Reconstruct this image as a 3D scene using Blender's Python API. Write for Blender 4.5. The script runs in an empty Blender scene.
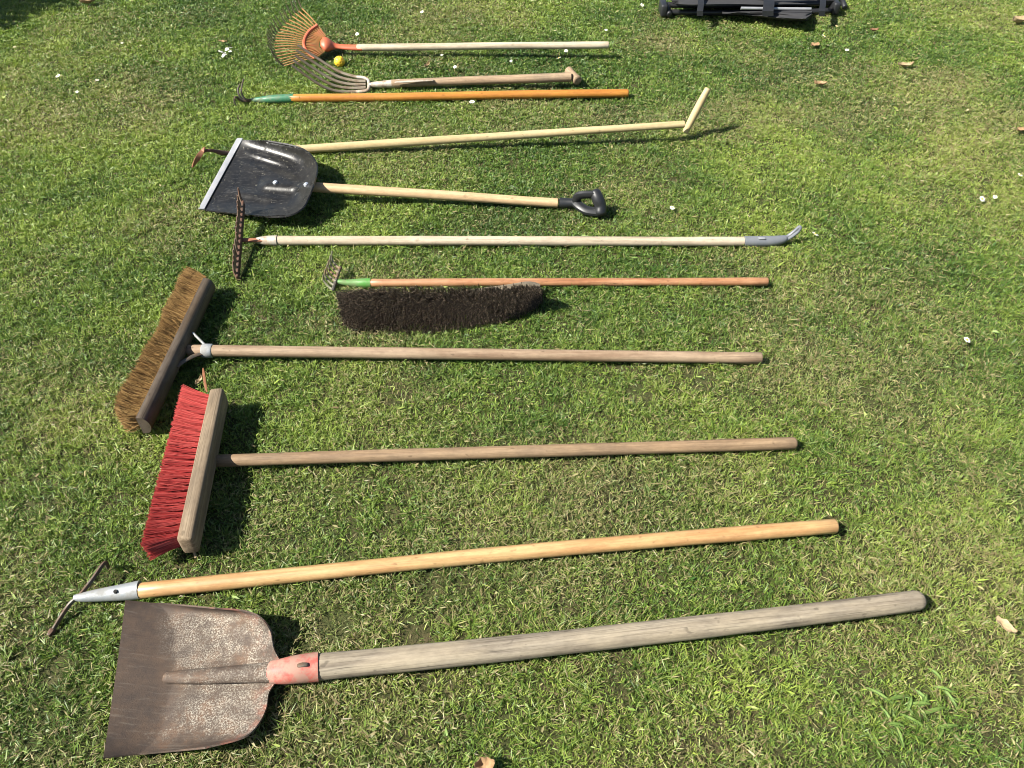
import bpy, bmesh, math, random
import numpy as np
from mathutils import Vector, Matrix

random.seed(11)
RNG = np.random.default_rng(11)
scene = bpy.context.scene
COL = scene.collection

# ------------------------------------------------------------------ camera
W, H_PX = 1024, 768
F = 769.0
PITCH = math.radians(45.0)
CAM_H = 1.5
cam_d = bpy.data.cameras.new("camera")
cam_d.sensor_width = 36.0
cam_d.lens = 36.0 * F / W
cam_d.clip_start = 0.02
cam_d.clip_end = 500
cam = bpy.data.objects.new("camera", cam_d)
COL.objects.link(cam)
cam.location = (0, 0, CAM_H)
cam.rotation_euler = (math.pi / 2 - PITCH, 0, 0)
scene.camera = cam
SP, CP = math.sin(PITCH), math.cos(PITCH)


def G(px, py, z=0.0):
    """world point at height z seen at a measured photo position"""
    u, v = (px - 512) / F, (py - 384) / F
    dx, dy, dz = u, CP - v * SP, -SP - v * CP
    t = (z - CAM_H) / dz
    return Vector((dx * t, dy * t, z))


def scale_at(py, z=0.0):
    v = (py - 384) / F
    return F * (SP + v * CP) / (CAM_H - z)


# ------------------------------------------------------------------ light
SUN_EL, SUN_AZ = math.radians(45.5), math.radians(20)
d = Vector((math.cos(SUN_AZ) * math.cos(SUN_EL), math.sin(SUN_AZ) * math.cos(SUN_EL), -math.sin(SUN_EL)))
sun_d = bpy.data.lights.new("sun", 'SUN')
sun_d.energy = 5.0
sun_d.angle = math.radians(0.5)
sun_d.color = (1.0, 0.95, 0.86)
sun = bpy.data.objects.new("sun", sun_d)
COL.objects.link(sun)
sun.location = (-4, -2, 6)
sun.rotation_euler = d.to_track_quat('-Z', 'Y').to_euler()
world = bpy.data.worlds.new("World")
scene.world = world
world.use_nodes = True
nt = world.node_tree
bg = nt.nodes['Background']
sky = nt.nodes.new('ShaderNodeTexSky')
sky.sky_type = 'NISHITA'
sky.sun_disc = False
sky.sun_elevation = SUN_EL
sky.sun_rotation = math.atan2(-d.x, -d.y)
nt.links.new(sky.outputs[0], bg.inputs[0])
bg.inputs[1].default_value = 0.05
scene.view_settings.view_transform = 'Standard'
scene.view_settings.look = 'None'
scene.view_settings.exposure = 1.3
scene.view_settings.gamma = 1
scene.cycles.filter_width = 1.0


# ------------------------------------------------------------------ materials
class NT:
    def __init__(self, name):
        self.m = bpy.data.materials.new(name)
        self.m.use_nodes = True
        self.t = self.m.node_tree
        self.b = self.t.nodes['Principled BSDF']

    def n(self, typ, **kw):
        n = self.t.nodes.new(typ)
        for k, v in kw.items():
            if k.startswith('i_'):
                n.inputs[k[2:].replace('_', ' ')].default_value = v
            else:
                setattr(n, k, v)
        return n

    def l(self, a, b):
        self.t.links.new(a, b)

    def coord(self, attr='grain', scale=(1, 1, 1), loc=(0, 0, 0)):
        a = self.n('ShaderNodeAttribute', attribute_name=attr)
        mp = self.n('ShaderNodeMapping')
        mp.inputs['Scale'].default_value = scale
        mp.inputs['Location'].default_value = loc
        self.l(a.outputs['Vector'], mp.inputs['Vector'])
        return mp.outputs[0]

    def noise(self, vec, scale=1.0, detail=4.0, rough=0.55):
        n = self.n('ShaderNodeTexNoise', i_Scale=scale, i_Detail=detail, i_Roughness=rough)
        self.l(vec, n.inputs['Vector'])
        return n.outputs['Fac']

    def ramp(self, fac, stops, interp='LINEAR'):
        r = self.n('ShaderNodeValToRGB')
        r.color_ramp.interpolation = interp
        e = r.color_ramp.elements
        while len(e) < len(stops):
            e.new(0.5)
        for i, (p, c) in enumerate(stops):
            e[i].position = p
            if not hasattr(c, '__len__'):
                c = (c, c, c)
            e[i].color = (c[0], c[1], c[2], 1)
        self.l(fac, r.inputs[0])
        return r.outputs[0]

    def mix(self, fac, a, b, blend='MIX'):
        n = self.n('ShaderNodeMix', data_type='RGBA', blend_type=blend)
        for s, i in ((fac, 0), (a, 6), (b, 7)):
            if hasattr(s, 'node'):
                self.l(s, n.inputs[i])
            elif i == 0:
                n.inputs[0].default_value = s
            else:
                n.inputs[i].default_value = (s[0], s[1], s[2], 1)
        return n.outputs[2]

    def mul(self, a, b):
        n = self.n('ShaderNodeMath', operation='MULTIPLY')
        for s, i in ((a, 0), (b, 1)):
            if hasattr(s, 'node'):
                self.l(s, n.inputs[i])
            else:
                n.inputs[i].default_value = s
        return n.outputs[0]

    def bump(self, h, strength=0.3, dist=0.002):
        b = self.n('ShaderNodeBump', i_Strength=strength, i_Distance=dist)
        self.l(h, b.inputs['Height'])
        self.l(b.outputs[0], self.b.inputs['Normal'])

    def base(self, c):
        if hasattr(c, 'node'):
            self.l(c, self.b.inputs['Base Color'])
        else:
            self.b.inputs['Base Color'].default_value = (c[0], c[1], c[2], 1)

    def set(self, rough=0.5, metal=0.0, spec=0.5):
        self.b.inputs['Roughness'].default_value = rough
        self.b.inputs['Metallic'].default_value = metal
        self.b.inputs['Specular IOR Level'].default_value = spec
        return self.m


def wood(name, light, dark, stain, seed=0.0, stain_amt=0.5, rough=0.65, streak=0.6, varnish=False):
    k = NT(name)
    g1 = k.noise(k.coord(scale=(3, 70, 70), loc=(seed, seed, 0)), 1.0, 5, 0.6)
    g2 = k.noise(k.coord(scale=(7, 300, 300), loc=(seed, 0, seed)), 1.0, 3, 0.6)
    big = k.noise(k.coord(scale=(5, 16, 16), loc=(0, seed, seed)), 1.0, 4, 0.65)
    c = k.mix(k.ramp(g1, [(0.40, 0.0), (0.60, 1.0)]), light, dark)
    c = k.mix(k.mul(k.ramp(g2, [(0.52, 0.0), (0.72, 1.0)]), streak), c, tuple(x * 0.5 for x in dark))
    c = k.mix(k.mul(k.ramp(big, [(0.42, 0.0), (0.62, 1.0)]), stain_amt), c, stain)
    mot = k.noise(k.coord(scale=(45, 110, 110), loc=(seed, seed, seed)), 1.0, 5, 0.7)
    c = k.mix(k.ramp(mot, [(0.35, 0.0), (0.65, 1.0)]), k.mix(1.0, c, (1.08, 1.07, 1.06), 'MULTIPLY'), k.mix(1.0, c, (0.86, 0.85, 0.84), 'MULTIPLY'))
    crack = k.noise(k.coord(scale=(2.2, 190, 190), loc=(seed, seed * 3, 0)), 1.0, 2, 0.5)
    c = k.mix(k.mul(k.ramp(crack, [(0.66, 0.0), (0.70, 1.0)]), streak * .6), c, tuple(x * 0.3 for x in dark))
    spots = k.noise(k.coord(scale=(38, 60, 60), loc=(seed * 2, 0, 0)), 1.0, 2, 0.5)
    c = k.mix(k.mul(k.ramp(spots, [(0.66, 0.0), (0.74, 1.0)]), 0.55), c, tuple(x * 0.35 for x in dark))
    k.base(c)
    k.bump(g2, 0.35 if not varnish else 0.12, 0.0015)
    return k.set(rough, 0, 0.5 if varnish else 0.25)


def plastic(name, col, rough=0.4, dirt=None, amt=0.35):
    k = NT(name)
    a = k.noise(k.coord(scale=(22, 22, 22)), 1.0, 5, 0.65)
    b = k.noise(k.coord(scale=(160, 160, 160)), 1.0, 3, 0.6)
    c = k.mix(k.mul(k.ramp(a, [(0.45, 0), (0.72, 1)]), amt), col, dirt or tuple(x * 0.5 for x in col))
    k.base(c)
    k.bump(b, 0.12, 0.001)
    return k.set(rough)


def metal(name, col, rust, amt=0.5, rough=0.45, metallic=0.7):
    k = NT(name)
    a = k.noise(k.coord(scale=(30, 30, 30)), 1.0, 6, 0.7)
    b = k.noise(k.coord(scale=(180, 180, 180)), 1.0, 3, 0.6)
    f = k.ramp(a, [(0.55 - amt * 0.25, 0), (0.72 - amt * 0.25, 1)])
    k.base(k.mix(f, col, rust))
    r = k.ramp(f, [(0, rough), (1, 0.8)])
    k.l(r, k.b.inputs['Roughness'])
    mt = k.ramp(f, [(0, metallic), (1, 0.1)])
    k.set(rough, metallic)
    k.l(r, k.b.inputs['Roughness'])
    k.l(mt, k.b.inputs['Metallic'])
    k.bump(b, 0.3, 0.001)
    return k.m


def strands(name, c1, c2, c3, rough=0.6):
    """bristle material: every strand carries its own random number"""
    k = NT(name)
    a = k.n('ShaderNodeAttribute', attribute_name='rnd')
    k.base(k.ramp(a.outputs['Fac'], [(0.0, c1), (0.5, c2), (1.0, c3)]))
    return k.set(rough, 0, 0.35)


# ------------------------------------------------------------------ mesh builder
class MB:
    def __init__(self):
        self.v, self.f, self.mi = [], [], []
        self.rnd = {}
        self.st = {}
        self.cur = 0

    def face(self, *ids):
        self.f.append(ids)
        self.mi.append(self.cur)

    def tube(self, pts, radii, seg=12, cap=True, round_=0.0, flat=1.0, up=None):
        pts = [Vector(p) for p in pts]
        n = len(pts)
        if not hasattr(radii, '__len__'):
            radii = [radii] * n
        radii = list(radii)
        if round_ > 0:
            d0 = (pts[0] - pts[1]).normalized()
            d1 = (pts[-1] - pts[-2]).normalized()
            r0, r1 = radii[0], radii[-1]
            pre, post = [], []
            for a in (80, 60, 35):
                a = math.radians(a)
                pre.append((pts[0] + d0 * r0 * round_ * math.sin(a), r0 * math.cos(a) ** .6))
                post.insert(0, (pts[-1] + d1 * r1 * round_ * math.sin(a), r1 * math.cos(a) ** .6))
            pts = [p for p, _ in pre] + pts + [p for p, _ in post]
            radii = [r for _, r in pre] + radii + [r for _, r in post]
            n = len(pts)
        tang = []
        for i in range(n):
            a = pts[max(i - 1, 0)]
            b = pts[min(i + 1, n - 1)]
            tang.append((b - a).normalized())
        ref = Vector(up) if up else (Vector((0, 0, 1)) if abs(tang[0].z) < 0.9 else Vector((0, 1, 0)))
        nrm = (ref - tang[0] * ref.dot(tang[0])).normalized()
        rings = []
        for i in range(n):
            t = tang[i]
            nrm = (nrm - t * nrm.dot(t)).normalized()
            bn = t.cross(nrm)
            ring = []
            for k in range(seg):
                a = 2 * math.pi * k / seg
                p = pts[i] + (nrm * math.cos(a) * flat + bn * math.sin(a)) * radii[i]
                ring.append(len(self.v))
                self.v.append(p)
            rings.append(ring)
        for i in range(n - 1):
            A, B = rings[i], rings[i + 1]
            for k in range(seg):
                self.face(A[k], A[(k + 1) % seg], B[(k + 1) % seg], B[k])
        if cap:
            self.face(*reversed(rings[0]))
            self.face(*rings[-1])
        return self

    def box(self, c, ax, ay, az, sx, sy, sz, bevel=0.0, taper=1.0):
        bm = bmesh.new()
        vs = []
        for i in (-1, 1):
            for j in (-1, 1):
                for k in (-1, 1):
                    tp = taper if k > 0 else 1
                    vs.append(bm.verts.new(Vector((i * sx / 2 * tp, j * sy / 2 * tp, k * sz / 2))))
        for q in ((0, 1, 3, 2), (4, 6, 7, 5), (0, 4, 5, 1), (2, 3, 7, 6), (0, 2, 6, 4), (1, 5, 7, 3)):
            bm.faces.new([vs[i] for i in q])
        if bevel:
            bmesh.ops.bevel(bm, geom=bm.edges[:], offset=bevel, segments=3, profile=0.5, affect='EDGES')
        self.add_bm(bm, lambda p: Vector(c) + ax * p.x + ay * p.y + az * p.z)
        return self

    def add_bm(self, bm, fn):
        bm.normal_update()
        off = len(self.v)
        bm.verts.index_update()
        for v in bm.verts:
            self.v.append(fn(v.co.copy()))
        for f in bm.faces:
            self.face(*[off + v.index for v in f.verts])
        bm.free()

    def sheet(self, rows, thick, st=None):
        """rows[i][j] points -> closed sheet of the given thickness"""
        ni, nj = len(rows), len(rows[0])
        P = np.array([[tuple(p) for p in r] for r in rows])
        du = np.gradient(P, axis=0)
        dv = np.gradient(P, axis=1)
        N = np.cross(du, dv)
        N /= np.linalg.norm(N, axis=2, keepdims=True) + 1e-12
        if N[..., 2].mean() < 0:
            N = -N
            flip = True
        else:
            flip = False
        off = len(self.v)
        for lay in (0, 1):
            for i in range(ni):
                for j in range(nj):
                    idx = len(self.v)
                    self.v.append(Vector(P[i, j] - N[i, j] * thick * lay))
                    if st is not None:
                        self.st[idx] = (st[0] + (st[1] - st[0]) * i / (ni - 1), j / (nj - 1), lay)

        def id_(i, j, l):
            return off + l * ni * nj + i * nj + j

        for i in range(ni - 1):
            for j in range(nj - 1):
                a, b, c, e = id_(i, j, 0), id_(i + 1, j, 0), id_(i + 1, j + 1, 0), id_(i, j + 1, 0)
                self.face(*((a, e, c, b) if flip else (a, b, c, e)))
                a, b, c, e = id_(i, j, 1), id_(i + 1, j, 1), id_(i + 1, j + 1, 1), id_(i, j + 1, 1)
                self.face(*((a, b, c, e) if flip else (a, e, c, b)))
        border = [(i, 0) for i in range(ni)] + [(ni - 1, j) for j in range(1, nj)] + \
                 [(i, nj - 1) for i in range(ni - 2, -1, -1)] + [(0, j) for j in range(nj - 2, 0, -1)]
        for k in range(len(border)):
            p, q = border[k], border[(k + 1) % len(border)]
            self.face(id_(*p, 0), id_(*p, 1), id_(*q, 1), id_(*q, 0))
        return self

    def strand(self, pts, r0, r1, rnd, seg=3):
        n0 = len(self.v)
        n = len(pts)
        self.tube(pts, [r0 + (r1 - r0) * i / (n - 1) for i in range(n)], seg=seg)
        for i in range(n0, len(self.v)):
            self.rnd[i] = rnd

    def build(self, name, mat, parent=None, frame=None, smooth=40):
        root = Vector(parent_world(parent)) if parent else None
        if root is None:
            root = Vector(self.origin) if hasattr(self, 'origin') else Vector((0, 0, 0))
        me = bpy.data.meshes.new(name)
        vv = [(p[0] - root.x, p[1] - root.y, p[2] - root.z) for p in self.v]
        me.from_pydata(vv, [], self.f)
        me.validate()
        mats = mat if isinstance(mat, (list, tuple)) else [mat]
        for m in mats:
            me.materials.append(m)
        if len(mats) > 1:
            me.polygons.foreach_set('material_index', self.mi)
        at = me.attributes.new('grain', 'FLOAT_VECTOR', 'POINT')
        inv = frame.inverted() if frame else Matrix.Identity(4)
        at.data.foreach_set('vector', [c for p in self.v for c in (inv @ Vector(p))])
        if self.rnd:
            a = me.attributes.new('rnd', 'FLOAT', 'POINT')
            a.data.foreach_set('value', [self.rnd.get(i, 0.5) for i in range(len(self.v))])
        if self.st:
            a = me.attributes.new('st', 'FLOAT_VECTOR', 'POINT')
            a.data.foreach_set('vector', [c for i in range(len(self.v)) for c in self.st.get(i, (0, 0, 0))])
        if smooth:
            me.polygons.foreach_set('use_smooth', [True] * len(me.polygons))
            me.set_sharp_from_angle(angle=math.radians(smooth))
        o = bpy.data.objects.new(name, me)
        COL.objects.link(o)
        if parent:
            o.parent = parent
        else:
            o.location = root
        return o


WORLD_LOC = {}


def parent_world(o):
    if o.name in WORLD_LOC:
        return WORLD_LOC[o.name]
    p = Vector((0, 0, 0))
    while o is not None:
        p += o.location
        o = o.parent
    return p


def tag(o, label, cat, group=None):
    o['label'] = label
    o['category'] = cat
    if group:
        o['group'] = group
    return o


def thing(name, loc, label, cat, group=None):
    o = bpy.data.objects.new(name, None)
    o.empty_display_size = 0.05
    COL.objects.link(o)
    o.location = (loc[0], loc[1], 0)
    return tag(o, label, cat, group)


def fr(a, b):
    """frame with x running from a to b"""
    a, b = Vector(a), Vector(b)
    x = (b - a).normalized()
    y = Vector((0, 0, 1)).cross(x).normalized()
    z = x.cross(y)
    m = Matrix((x, y, z)).transposed().to_4x4()
    m.translation = a
    return m


def lerp(a, b, t):
    return a + (b - a) * t


def spline(pts, n):
    """Catmull-Rom through points"""
    P = [np.array(p, float) for p in pts]
    P = [2 * P[0] - P[1]] + P + [2 * P[-1] - P[-2]]
    out = []
    m = len(P) - 3
    for k in range(n):
        t = k / (n - 1) * m
        i = min(int(t), m - 1)
        u = t - i
        a, b, c, e = P[i:i + 4]
        out.append(0.5 * ((2 * b) + (c - a) * u + (2 * a - 5 * b + 4 * c - e) * u * u + (3 * b - a - 3 * c + e) * u ** 3))
    return out


def GS(pts, n):
    """spline through measured (px,py,z) and return world points"""
    return [G(*p) for p in spline(pts, n)]


def shaft(a, b, ra, rb, sag=0.004, seg=18, n=24, seed=0, round_=0.5, bow=0.0):
    """slightly uneven wooden pole from a to b"""
    rr = random.Random(seed)
    ph = [rr.uniform(0, 6.28) for _ in range(4)]
    pts, rad = [], []
    side = (b - a).cross(Vector((0, 0, 1))).normalized()
    for i in range(n):
        t = i / (n - 1)
        p = lerp(a, b, t)
        e = math.sin(math.pi * t)
        p = p + side * e * (bow + sag * 0.5 * math.sin(4 * t + ph[0])) + Vector((0, 0, 1)) * e * sag * 0.4 * math.sin(5 * t + ph[1])
        pts.append(p)
        rad.append(lerp(ra, rb, t) * (1 + 0.012 * math.sin(17 * t + ph[2]) + 0.01 * math.sin(41 * t + ph[3])))
    return MB().tube(pts, rad, seg=seg, round_=round_)


HANDLES = []


def handle(parent, name, A, B, mat, seed=0, round_=0.5, bow=0.0):
    """A, B = (px, py, thickness in px, z of underside)"""
    ra = A[2] / 2 / scale_at(A[1])
    rb = B[2] / 2 / scale_at(B[1])
    HANDLES.append((A, B, ra))
    a = G(A[0], A[1], A[3] + .001 + ra)
    b = G(B[0], B[1], B[3] + .006 + rb)
    return shaft(a, b, ra, rb, seed=seed, round_=round_, bow=bow).build(name, mat, parent, fr(a, b)), a, b, ra, rb


# ------------------------------------------------------------------ palette
W_PALE = wood('pale_beech', (0.48, 0.39, 0.215), (0.40, 0.305, 0.155), (0.36, 0.29, 0.17), 1.3, 0.35, 0.5, 0.3)
W_CREAM = wood('creamy_beech', (0.52, 0.37, 0.215), (0.42, 0.29, 0.16), (0.36, 0.25, 0.14), 7.7, 0.3, 0.5, 0.3)
W_OFFWHITE = wood('offwhite_paint_wood', (0.52, 0.46, 0.345), (0.38, 0.32, 0.23), (0.30, 0.24, 0.16), 4.1, 0.5, 0.6, 0.4)
W_GREYWHITE = wood('greywhite_wood', (0.44, 0.37, 0.27), (0.31, 0.25, 0.18), (0.47, 0.40, 0.30), 9.1, 0.5, 0.65, 0.5)
W_ASH = wood('weathered_ash', (0.37, 0.27, 0.17), (0.26, 0.18, 0.11), (0.18, 0.14, 0.10), 2.2, 0.6, 0.7, 0.8)
W_ORANGE = wood('orange_varnish', (0.46, 0.205, 0.038), (0.37, 0.145, 0.022), (0.30, 0.12, 0.03), 5.5, 0.4, 0.38, 0.3, True)
W_RED = wood('reddish_varnish', (0.34, 0.165, 0.078), (0.23, 0.095, 0.042), (0.42, 0.25, 0.14), 6.6, 0.5, 0.42, 0.5, True)
W_BROWN = wood('brown_worn_wood', (0.275, 0.20, 0.13), (0.195, 0.13, 0.083), (0.33, 0.25, 0.17), 3.9, 0.55, 0.65, 0.6)
W_BROWN2 = wood('tan_worn_wood', (0.285, 0.20, 0.118), (0.20, 0.132, 0.076), (0.13, 0.095, 0.065), 8.9, 0.5, 0.65, 0.6)
W_HONEY = wood('honey_ash', (0.47, 0.32, 0.15), (0.39, 0.235, 0.10), (0.34, 0.16, 0.065), 12.2, 0.5, 0.42, 0.5, True)
W_GREY = wood('grey_weathered_wood', (0.27, 0.235, 0.18), (0.155, 0.13, 0.10), (0.32, 0.27, 0.19), 14.2, 0.55, 0.85, 1.0)
W_BLOCK = wood('grey_broom_block', (0.27, 0.21, 0.14), (0.17, 0.125, 0.08), (0.11, 0.085, 0.06), 17.2, 0.6, 0.85, 0.8)
W_DARK = wood('dark_broom_block', (0.088, 0.064, 0.042), (0.058, 0.042, 0.028), (0.12, 0.10, 0.08), 19.5, 0.6, 0.6, 0.6)
M_RUSTY = metal('rusty_steel', (0.10, 0.075, 0.055), (0.09, 0.045, 0.028), 0.9, 0.6, 0.5)
M_TOOTH = metal('sunlit_tooth_steel', (0.22, 0.17, 0.13), (0.13, 0.07, 0.045), 0.6, 0.5, 0.4)  # rusty teeth; the lighter base puts their sunlit faces into the colour
M_RUSTRED = metal('bright_rust', (0.30, 0.15, 0.09), (0.26, 0.11, 0.06), 0.8, 0.7, 0.2)
M_DARK = metal('dark_steel', (0.10, 0.095, 0.08), (0.10, 0.06, 0.035), 0.5, 0.5, 0.6)
M_FORK = metal('fork_steel', (0.22, 0.19, 0.14), (0.13, 0.09, 0.055), 0.45, 0.5, 0.55)
M_GALV = metal('galvanised_steel', (0.33, 0.35, 0.36), (0.23, 0.23, 0.22), 0.6, 0.5, 0.5)
M_ALU = metal('aluminium_strip', (0.31, 0.32, 0.335), (0.24, 0.24, 0.25), 0.4, 0.5, 0.5)
M_PALEPAINT = metal('worn_white_ferrule', (0.42, 0.38, 0.315), (0.25, 0.17, 0.11), 0.4, 0.5, 0.2)
M_GREENPAINT = metal('dark_green_paint', (0.03, 0.14, 0.07), (0.11, 0.15, 0.09), 0.35, 0.4, 0.0)
M_LIME = metal('lime_green_paint', (0.075, 0.23, 0.045), (0.12, 0.18, 0.07), 0.5, 0.35, 0.0)
M_OLIVETINE = metal('olive_tine', (0.17, 0.17, 0.11), (0.20, 0.12, 0.06), 0.4, 0.5, 0.3)
M_REDPAINT = metal('red_worn_paint', (0.42, 0.085, 0.065), (0.36, 0.20, 0.15), 0.65, 0.55, 0.0)
M_SPINE = metal('rusty_spine', (0.17, 0.105, 0.07), (0.24, 0.14, 0.095), 0.6, 0.7, 0.05)
M_BRONZE = metal('bronze_tine', (0.33, 0.17, 0.055), (0.25, 0.12, 0.05), 0.3, 0.5, 0.2)
M_TINETIP = metal('dark_tine_tip', (0.09, 0.085, 0.05), (0.12, 0.08, 0.04), 0.4, 0.6, 0.3)
P_ORANGE = plastic('orange_plastic', (0.46, 0.10, 0.045), 0.5, (0.42, 0.15, 0.085), 0.5)
P_GREY = plastic('grey_plastic', (0.13, 0.14, 0.155), 0.42, (0.20, 0.20, 0.20), 0.4)
P_BLACK = plastic('black_plastic', (0.014, 0.015, 0.017), 0.42, (0.03, 0.03, 0.03), 0.5)
P_CHAIR = plastic('black_powder_coat', (0.016, 0.016, 0.017), 0.4, (0.03, 0.03, 0.03), 0.4)
P_FABRIC = plastic('black_fabric', (0.022, 0.022, 0.024), 0.85, (0.04, 0.04, 0.04), 0.4)
P_YELLOW = plastic('yellow_plastic', (0.78, 0.47, 0.03), 0.4, (0.70, 0.38, 0.03), 0.3)
M_HOLE = plastic('dark_hole', (0.012, 0.011, 0.01), 0.9)
M_RIVET = metal('bluish_rivet', (0.62, 0.66, 0.72), (0.5, 0.5, 0.5), 0.1, 0.3, 0.7)

# ------------------------------------------------------------------ 1. leaf rake
r = thing('leaf_rake', G(400, 48), 'orange plastic fan rake with bronze wire tines and off-white pole', 'rake')
_, a, b, ra, rb = handle(r, 'handle', (358, 47.6, 6.6, .028), (608, 45, 6.4, .05), W_OFFWHITE, 1, 0.4)
hd = MB()
hd.tube(GS([(362, 47.7, .045), (350, 47.4, .046), (341, 46.8, .048), (334, 46, .052), (328, 44.8, .06), (321, 43.8, .068)], 18),
        [.0175, .0172, .0168, .0164, .016, .0155, .015, .0148, .015, .016, .019, .024, .030, .036, .040, .042, .038, .020], seg=20, flat=0.6, up=(0, -.3, 1), round_=.15)
tips_px = spline([(302, 8.5), (294, 15), (286, 23), (278.5, 31), (275.5, 38), (274.5, 45), (275.5, 53), (279, 61), (284, 66)], 21)
band_px = spline([(317.5, 25), (309.5, 31), (305, 38), (304, 45), (307.5, 52), (315, 58)], 21)
hub_px = spline([(326, 36), (321, 39), (319, 43.5), (320, 48), (325, 51)], 21)
ztip = [lerp(.175, .012, i / 20) for i in range(21)]
zband = [lerp(.125, .035, i / 20) for i in range(21)]
zhub = [lerp(.085, .05, i / 20) for i in range(21)]
rows = []
for k in range(6):
    t = k / 5
    rows.append([lerp(G(*hub_px[i], zhub[i]), G(*band_px[i], zband[i]), t) + Vector((0, 0, .004 * math.sin(i * 2.1) * math.sin(math.pi * t))) for i in range(21)])
hd.sheet(rows, .004)
hd.tube([G(*band_px[i], zband[i] + .002) for i in range(21)], .0075, seg=8, up=(0, -.3, 1))
hd.build('rake_head', P_ORANGE, r)
for i in range(21):
    m = MB()
    h0, b0, t0 = G(*hub_px[i], zhub[i] + .001), G(*band_px[i], zband[i] + .002), G(*tips_px[i], ztip[i])
    m.tube([h0, b0, lerp(b0, t0, .5) + Vector((0, 0, .004)), t0], .0028, seg=6)
    m.cur = 1
    out = (t0 - b0).normalized()
    m.tube([t0, t0 + out * .012 + Vector((0, 0, .010)), t0 + out * .026 + Vector((random.uniform(-.004, .004), 0, .042))], [.003, .003, .0026], seg=6)
    m.build('tine', [M_BRONZE, M_TINETIP], r)

# ------------------------------------------------------------------ 2. muck fork
r = thing('garden_fork', G(450, 82), 'five-tined steel fork with weathered wooden handle and short cross grip', 'garden fork')
_, a, b, ra, rb = handle(r, 'handle', (392, 83.6, 7.5, .012), (571, 77, 8.6, .03), W_ASH, 2, 0.1)
grip = MB()
ga, gb = G(568.5, 70.5, .055), G(577.5, 80.5, .045)
gd = (gb - ga).normalized()
grip.tube([ga, lerp(ga, gb, .3), lerp(ga, gb, .7), gb], [.019, .0175, .0185, .0205], seg=18, round_=0.25)
grip.build('cross_grip', W_ASH, r, fr(ga, gb))
fe = MB()
fa, fb = G(369, 85, .026), G(400, 83.4, .03)
fe.tube([fa, lerp(fa, fb, .15), lerp(fa, fb, .5), fb], [.008, .0125, .0155, .019], seg=14)
# long strap riveted along the pole
fe.box(lerp(G(400, 82, .05), G(428, 80.5, .053), .5), (G(428, 80.5, .053) - G(400, 82, .05)).normalized(), Vector((0, 1, 0)), Vector((0, -.2, 1)).normalized(), .17, .016, .004, .001)
fe.build('ferrule', M_PALEPAINT, r)
cr = MB()
cr.tube(GS([(357, 77.2, .03), (364, 77.8, .03), (368, 80, .028), (369, 84.5, .026), (368.6, 88.5, .022), (366, 91, .018), (356, 92, .015)], 24), .0075, seg=10)
cr.build('crossbar', M_PALEPAINT, r)
top = [(366, 78, .03), (357, 77, .028), (340, 72, .04), (320, 60, .085), (297.5, 45, .15)]
bot = [(366, 91, .016), (347, 92, .012), (332, 90, .025), (317, 83, .06), (292, 65.5, .14)]
for i in range(5):
    t = i / 4
    mid = [tuple(lerp(np.array(top[k]), np.array(bot[k]), t)) for k in range(5)]
    pts = GS(mid, 16)
    MB().tube(pts, [lerp(.0078, .0054, (k / 15) ** 1.3) for k in range(16)], seg=8).build('tine', M_FORK, r)

# ------------------------------------------------------------------ 3. orange-handled cultivator
r = thing('hand_cultivator', G(430, 98), 'three-pronged cultivator with glossy orange handle and dark green socket', 'cultivator')
handle(r, 'handle', (290, 98.4, 8.0, .006), (627, 93.2, 7.8, .006), W_ORANGE, 3, 0.5)
sk = MB()
sk.tube(GS([(294, 98.3, .024), (285, 98.6, .024), (272, 99.2, .022), (262, 99.8, .018), (250, 100, .016)], 14), [.019, .019, .0188, .0186, .0184, .018, .0176, .017, .016, .0145, .013, .011, .009, .006], seg=14)
sk.build('socket', M_GREENPAINT, r)
for pts in ([(252, 100, .016), (246, 99.5, .025), (242.2, 95, .045), (241.3, 89, .07), (243.5, 79, .085)],
            [(252, 100, .016), (243, 99.5, .02), (239, 95, .04), (238, 89, .06), (240, 84, .075)],
            [(252, 100, .016), (242, 101, .018), (235.6, 97, .05), (234.6, 102, .03), (237.5, 107.5, .006)]):
    MB().tube(GS(pts, 14), [lerp(.0058, .003, k / 13) for k in range(14)], seg=8).build('prong', M_DARK, r)

# ------------------------------------------------------------------ 4. T-handled draw hoe
r = thing('draw_hoe', G(500, 137), 'long pale wooden hoe with T-bar handle and small rusty blade', 'hoe')
handle(r, 'handle', (262, 152.0, 8.6, .004), (684, 124.2, 6.6, .062), W_PALE, 4, 0.2)
ta, tb = G(685.5, 131.5, .034), G(707.5, 89.5, .19)
tb2 = MB().tube([ta, lerp(ta, tb, .25), lerp(ta, tb, .5), lerp(ta, tb, .75), tb], [.0125, .0145, .015, .0145, .012], seg=16, round_=0.5)
tb2.build('cross_grip', W_PALE, r, fr(ta, tb))
nk = MB().tube(GS([(203, 151.6, .07), (207, 150.4, .078), (213, 150.6, .07), (222, 152.8, .045), (240, 153.6, .022), (264, 151.8, .020)], 16), [.006] * 8 + [.009] * 8, seg=10)
nk.build('neck', M_RUSTY, r)
bl = MB()
outl = [((204.5, 146.5, .092), (204.3, 148, .092)), ((200.8, 149.8, .085), (203.8, 152.2, .078)), ((197.0, 154.3, .072), (202, 156.4, .062)),
        ((194.5, 159.5, .052), (199.6, 160.2, .045)), ((193.0, 164, .035), (196.4, 164.0, .03)), ((192.2, 167.6, .02), (193.4, 167.4, .018))]
rows = [[G(*lerp(np.array(p), np.array(q), k / 3)) for k in range(4)] for p, q in outl]
bl.sheet(rows, .004)
bl.build('hoe_blade', M_RUSTRED, r)

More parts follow.
